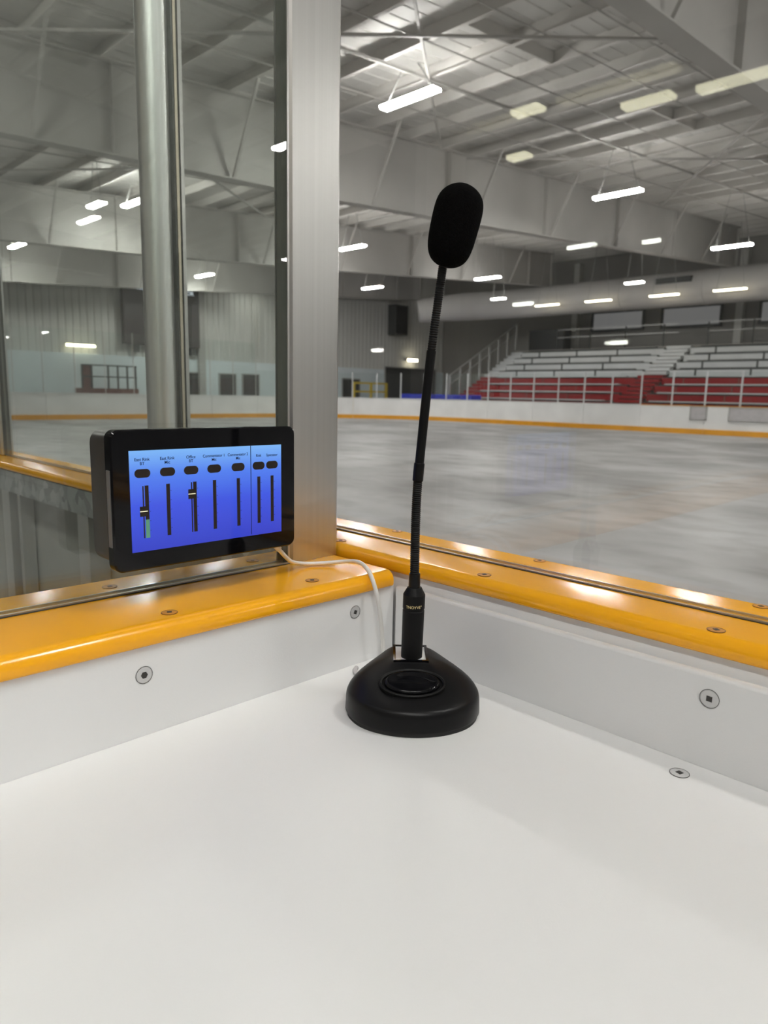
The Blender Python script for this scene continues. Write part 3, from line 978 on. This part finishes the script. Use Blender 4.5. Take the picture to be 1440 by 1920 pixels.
CH = [(.073, 'East Rink\nBT', .088), (.221, 'East Rink\nMic', .088), (.367, 'Office\nBT', .058), (.517, 'Commentator 1\nMic', .142), (.681, 'Commentator 2\nMic', .142), (.829, 'Rink', .038), (.929, 'Spectator', .086)]
for i, (u, tx, sz) in enumerate(CH):
    ui_text(tx, u, .108 if '\n' in tx else .112, sz)
    w = .0455 if i < 5 else .044
    ui(u-w, u+w, .180, .266, 'mute_button', 'ui_dark', rnd=1)
    um = u+(.021 if i in (0, 2) else 0)
    ui(um-.011, um+.011, .344, .868, 'level_meter', 'ui_dark')
    for k in range(5):
        ui(um+.014, um+.020, .412+.095*k, .416+.095*k, 'scale_tick', 'ui_text')
    if i in (0, 2):
        ui(u-.0035, u+.0035, .347, .868, 'fader_track', 'ui_dark')
        vm = .599 if i == 0 else .469
        ui(u-.022, u+.024, vm-.05, vm+.05, 'fader_knob', 'ui_dark', .0008)
        ui(u-.022, u+.022, vm-.005, vm+.003, 'fader_line', 'ui_line', .0010)
ui(.082, .105, .683, .868, 'level_fill', 'ui_green', .0007)
ui(.7695, .7735, .0, .985, 'divider_line', 'ui_text')

# ------------------------------------------------------------------ white cable
def catmull(pts, n=14):
    P = [Vector(p) for p in pts]
    P = [P[0]*2-P[1]]+P+[P[-1]*2-P[-2]]
    out = []
    for i in range(1, len(P)-2):
        for k in range(n):
            t = k/n
            a, b_, c, d_ = P[i-1], P[i], P[i+1], P[i+2]
            out.append(.5*((2*b_)+(-a+c)*t+(2*a-5*b_+4*c-d_)*t*t+(-a+3*b_-3*c+d_)*t**3))
    out.append(P[-2])
    return out


cb = empty('usb_cable', (-.05, -.1, .118), 'thin white cable running from the tablet over the orange ledge to the microphone base', 'cable')
cpts = [(-.066, -.140, .152), (-.068, -.128, .140), (-.074, -.108, .1235), (-.080, -.088, .1165), (-.076, -.069, .1140), (-.064, -.054, .1150), (-.045, -.0425, .1185), (-.022, -.043, .1220), (-.004, -.046, .1190), (.010, -.0485, .1080), (.017, -.045, .0830), (.019, -.040, .0500), (.021, -.038, .0200), (.026, -.040, .0060), (.038, -.050, .0030), (.055, -.060, .0030), (.070, -.066, .0030)]
MB().tube(catmull(cpts), .0026, 12).build('sheath', 'cable', cb, smooth=True)
MB().tube([(-.066, -.140, .1518), (-.067, -.131, .1435)], .0038, 12).build('plug', 'cable', cb, smooth=True)
ck = [(.016, -.078, .0035), (.022, -.086, .0035), (.035, -.092, .0035), (.055, -.095, .0035)]
MB().tube(catmull(ck), .0027, 10).build('loose_end', 'gate_grey', cb, smooth=True)

# ------------------------------------------------------------------ desk microphone
fd = Vector((-.7077, .7066, 0)).normalized()
rd = Vector((.7066, .7077, 0)).normalized()
W = Vector((.135, -.1075, 0))
P0 = W+fd*.0225


def wp(r, f, z):
    return W+rd*r+fd*f+Vector((0, 0, z))


mic = empty('desk_microphone', tuple(W), 'black gooseneck desk microphone with foam windscreen and triangular base on the counter', 'microphone')


def foot(scale=1.0, n=72):
    """rounded triangle: wide bulging front, apex at the back"""
    ctrl = [(0, -.0665), (.030, -.0610), (.0545, -.0455), (.0680, -.0230), (.0700, .0000), (.0610, .0220), (.0470, .0430), (.0330, .0600), (.0180, .0705), (0, .0730)]
    ctrl = ctrl+[(-r, f) for r, f in ctrl[-2:0:-1]]
    P = [Vector((r, f, 0)) for r, f in ctrl]
    m = len(P)
    res = []
    per = n//m
    for i in range(m):
        a, b_, c, d_ = P[i-1], P[i], P[(i+1) % m], P[(i+2) % m]
        for k in range(per):
            t = k/per
            q = .5*((2*b_)+(-a+c)*t+(2*a-5*b_+4*c-d_)*t*t+(-a+3*b_-3*c+d_)*t**3)
            res.append((q.x*scale, q.y*scale))
    return res


F = foot()
n = len(F)


def plateau(k):
    # nearest matching point on the plateau outline, by angle round its centre
    r, f = F[k]
    ang = math.atan2(f-.006, r)
    cx, cy, hw, hh = -.002, .031, .0205, .0250
    c, s_ = math.cos(ang), math.sin(ang)
    e = 7.0
    q = (abs(c/hw)**e+abs(s_/hh)**e)**(-1/e)
    return cx+c*q, cy+s_*q


PT = [plateau(k) for k in range(n)]
rings = []
def side_amount(k):
    return min(1.0, max(0.0, (math.atan2(F[k][1]*.91+.02, abs(F[k][0])*.91+1e-6)+.75)/.9))


for z, sf, ss in ((0.0045, .985, .985), (.006, .995, .995), (.0185, .985, .988), (.0225, .970, .982), (.0250, .945, .974), (.0265, .910, .966)):
    rings.append([tuple(wp(r*(sf+(ss-sf)*side_amount(k)), f*(sf+(ss-sf)*side_amount(k)), z)) for k, (r, f) in enumerate(F)])
for t in (.12, .25, .38, .5, .62, .74, .86, .95, 1.0):
    ring = []
    for k in range(n):
        sk = .910+.056*side_amount(k)
        r0, f0 = F[k][0]*sk, F[k][1]*sk
        r1, f1 = PT[k]
        side = .72*side_amount(k)
        ti = t+(1-math.cos(t*PI/2)-t)*side
        tz = t+(math.sin(t*PI/2)-t)*side
        ring.append(tuple(wp(r0+(r1-r0)*ti, f0+(f1-f0)*ti, .0265+.0235*tz)))
    rings.append(ring)
MB().loft(rings).build('base', 'black', mic, smooth=True, angle=32)
MB().loft([[tuple(wp(r*.965, f*.965, .0)) for r, f in F], [tuple(wp(r*.965, f*.965, .0046)) for r, f in F]]).build('rubber_foot', 'rubber', mic, smooth=True)

# talk button on the sloping face
tilt = math.atan2(.0235, .066)
bc = wp(-.0015, -.0255, .0398)
nrm = (Vector((0, 0, 1))*math.cos(tilt)-fd*math.sin(tilt))
tv = fd*math.cos(tilt)+Vector((0, 0, 1))*math.sin(tilt)


def ell(a, b_, h, k=48):
    return [tuple(bc+rd*a*math.cos(2*PI*i/k)+tv*b_*math.sin(2*PI*i/k)+nrm*h) for i in range(k)]


MB().loft([ell(.0340, .0208, -.002), ell(.0340, .0208, .0012), ell(.0325, .0195, .0022), ell(.0308, .0180, .0012), ell(.0305, .0178, -.001)]).build('button_surround', 'black_matte', mic, smooth=True)
bt = MB().loft([ell(.0285, .0160, -.001), ell(.0285, .0160, .0020), ell(.0270, .0148, .0032), ell(.0250, .0134, .0034), ell(.0235, .0122, .0026), ell(.0140, .0072, .0017), ell(.002, .001, .0014)]).build('talk_button', 'black_gloss', mic, smooth=True, angle=60)

# chrome slot plate on the plateau
b = MB()
pl_pts = [(-.0178, .0095), (.0142, .0095), (.0142, .0520), (-.0178, .0520)]
b.prism([tuple(rd*r+fd*f) for r, f in pl_pts], tuple(W+Vector((0, 0, .0495))), tuple(W+Vector((0, 0, .0507))))
b.build('slot_plate', 'plate', mic)
b = MB()
for (ra, rb_, fa, fb) in ((-.0205, -.0178, .0065, .0545), (.0142, .0170, .0065, .0545), (-.0178, .0142, .0065, .0095), (-.0178, .0142, .0520, .0545)):
    b.prism([tuple(rd*r+fd*f) for r, f in ((ra, fa), (rb_, fa), (rb_, fb), (ra, fb))], tuple(W+Vector((0, 0, .0490))), tuple(W+Vector((0, 0, .0520))))
b.build('slot_frame', 'black_gloss', mic)


def cp_(r, z):
    return P0+rd*r+Vector((0, 0, .33+(z-.33)*.9925))


# stem socket and neck
pts, rads = [], []
for z, r in ((.0475, .0114), (.1010, .0117), (.1015, .0113), (.1030, .0113), (.1035, .0118), (.1185, .0118), (.1265, .0075)):
    pts.append(cp_(-.0008+.0012*(z-.05)/.07, z)); rads.append(r)
MB().tube(pts, rads, 40).build('stem_socket', 'black_matte', mic, smooth=True, angle=25)
MB().tube([cp_(.0002, .1263), cp_(.0002, .1415)], [.0063, .0059], 28).build('neck_collar', 'black', mic, smooth=True, angle=35)
cl = catmull([cp_(.0002, .1415), cp_(-.0001, .168), cp_(-.0002, .194), cp_(.0001, .218), cp_(.0009, .2419), cp_(.0021, .2599), cp_(.0065, .3193), cp_(.0109, .373), cp_(.0159, .4203), cp_(.0205, .4620)], 40)


def piece(z0, z1):
    z0, z1 = .33+(z0-.33)*.9925, .33+(z1-.33)*.9925
    return [p for p in cl if z0-1e-6 <= p.z <= z1+1e-6]


def ribbed(pp, r, name):
    L = sum((b_-a).length for a, b_ in zip(pp, pp[1:]))
    m = int(L/.00055)
    q, rr = [], []
    for i in range(m+1):
        t = i/m*(len(pp)-1)
        k = min(int(t), len(pp)-2)
        q.append(pp[k].lerp(pp[k+1], t-k))
        rr.append(r*(1+.085*math.sin(i*PI/2)))
    MB().tube(q, rr, 20).build(name, 'black_matte', mic, smooth=True, angle=60)


ribbed(piece(.141, .243), .0047, 'lower_gooseneck')
pp = piece(.2405, .2605)
MB().tube(pp, [.0050]+[.0056]*(len(pp)-2)+[.0052], 24).build('joint_sleeve', 'black', mic, smooth=True, angle=35)
pp = piece(.259, .3745)
MB().tube(pp, .0048, 24).build('stem_tube', 'black', mic, smooth=True, angle=35)
ribbed(piece(.373, .463), .0042, 'upper_gooseneck')
# foam windscreen
a0 = cp_(.0222, .4560); a1 = cp_(.0385, .5345)
ax = (a1-a0); Lh = ax.length; axn = ax.normalized()
sd = axn.cross(fd).normalized(); fr = axn.cross(sd)
prof = [(0, .004), (.01, .0085), (.05, .0150), (.12, .0196), (.22, .0222), (.35, .0234), (.5, .0239), (.65, .0243), (.78, .0236), (.87, .0206), (.94, .0150), (.98, .0085), (1.0, .003)]
rings = []
for t, r in prof:
    c = a0+ax*t
    ring = []
    for k in range(36):
        an = 2*PI*k/36
        ring.append(tuple(c+(sd*math.cos(an)+fr*math.sin(an))*r*(1+.012*math.sin(3*an+t*5))))
    rings.append(ring)
wsn = MB().loft(rings).build('foam_windscreen', 'foam', mic, smooth=True, angle=80)
sub = wsn.modifiers.new('sub', 'SUBSURF'); sub.levels = 1; sub.render_levels = 2
# gold lettering wrapped on the socket
cz = .1068


def wrap(c):
    an = c.x/.0119
    base = cp_(0, cz)
    return base+rd*math.sin(an)*.01192-fd*math.cos(an)*.01192+Vector((0, 0, c.y))


text_mesh('TNOYVE\u00b0', .0042, 'gold', 'gold_lettering', mic, xf=wrap, depth=0.0)
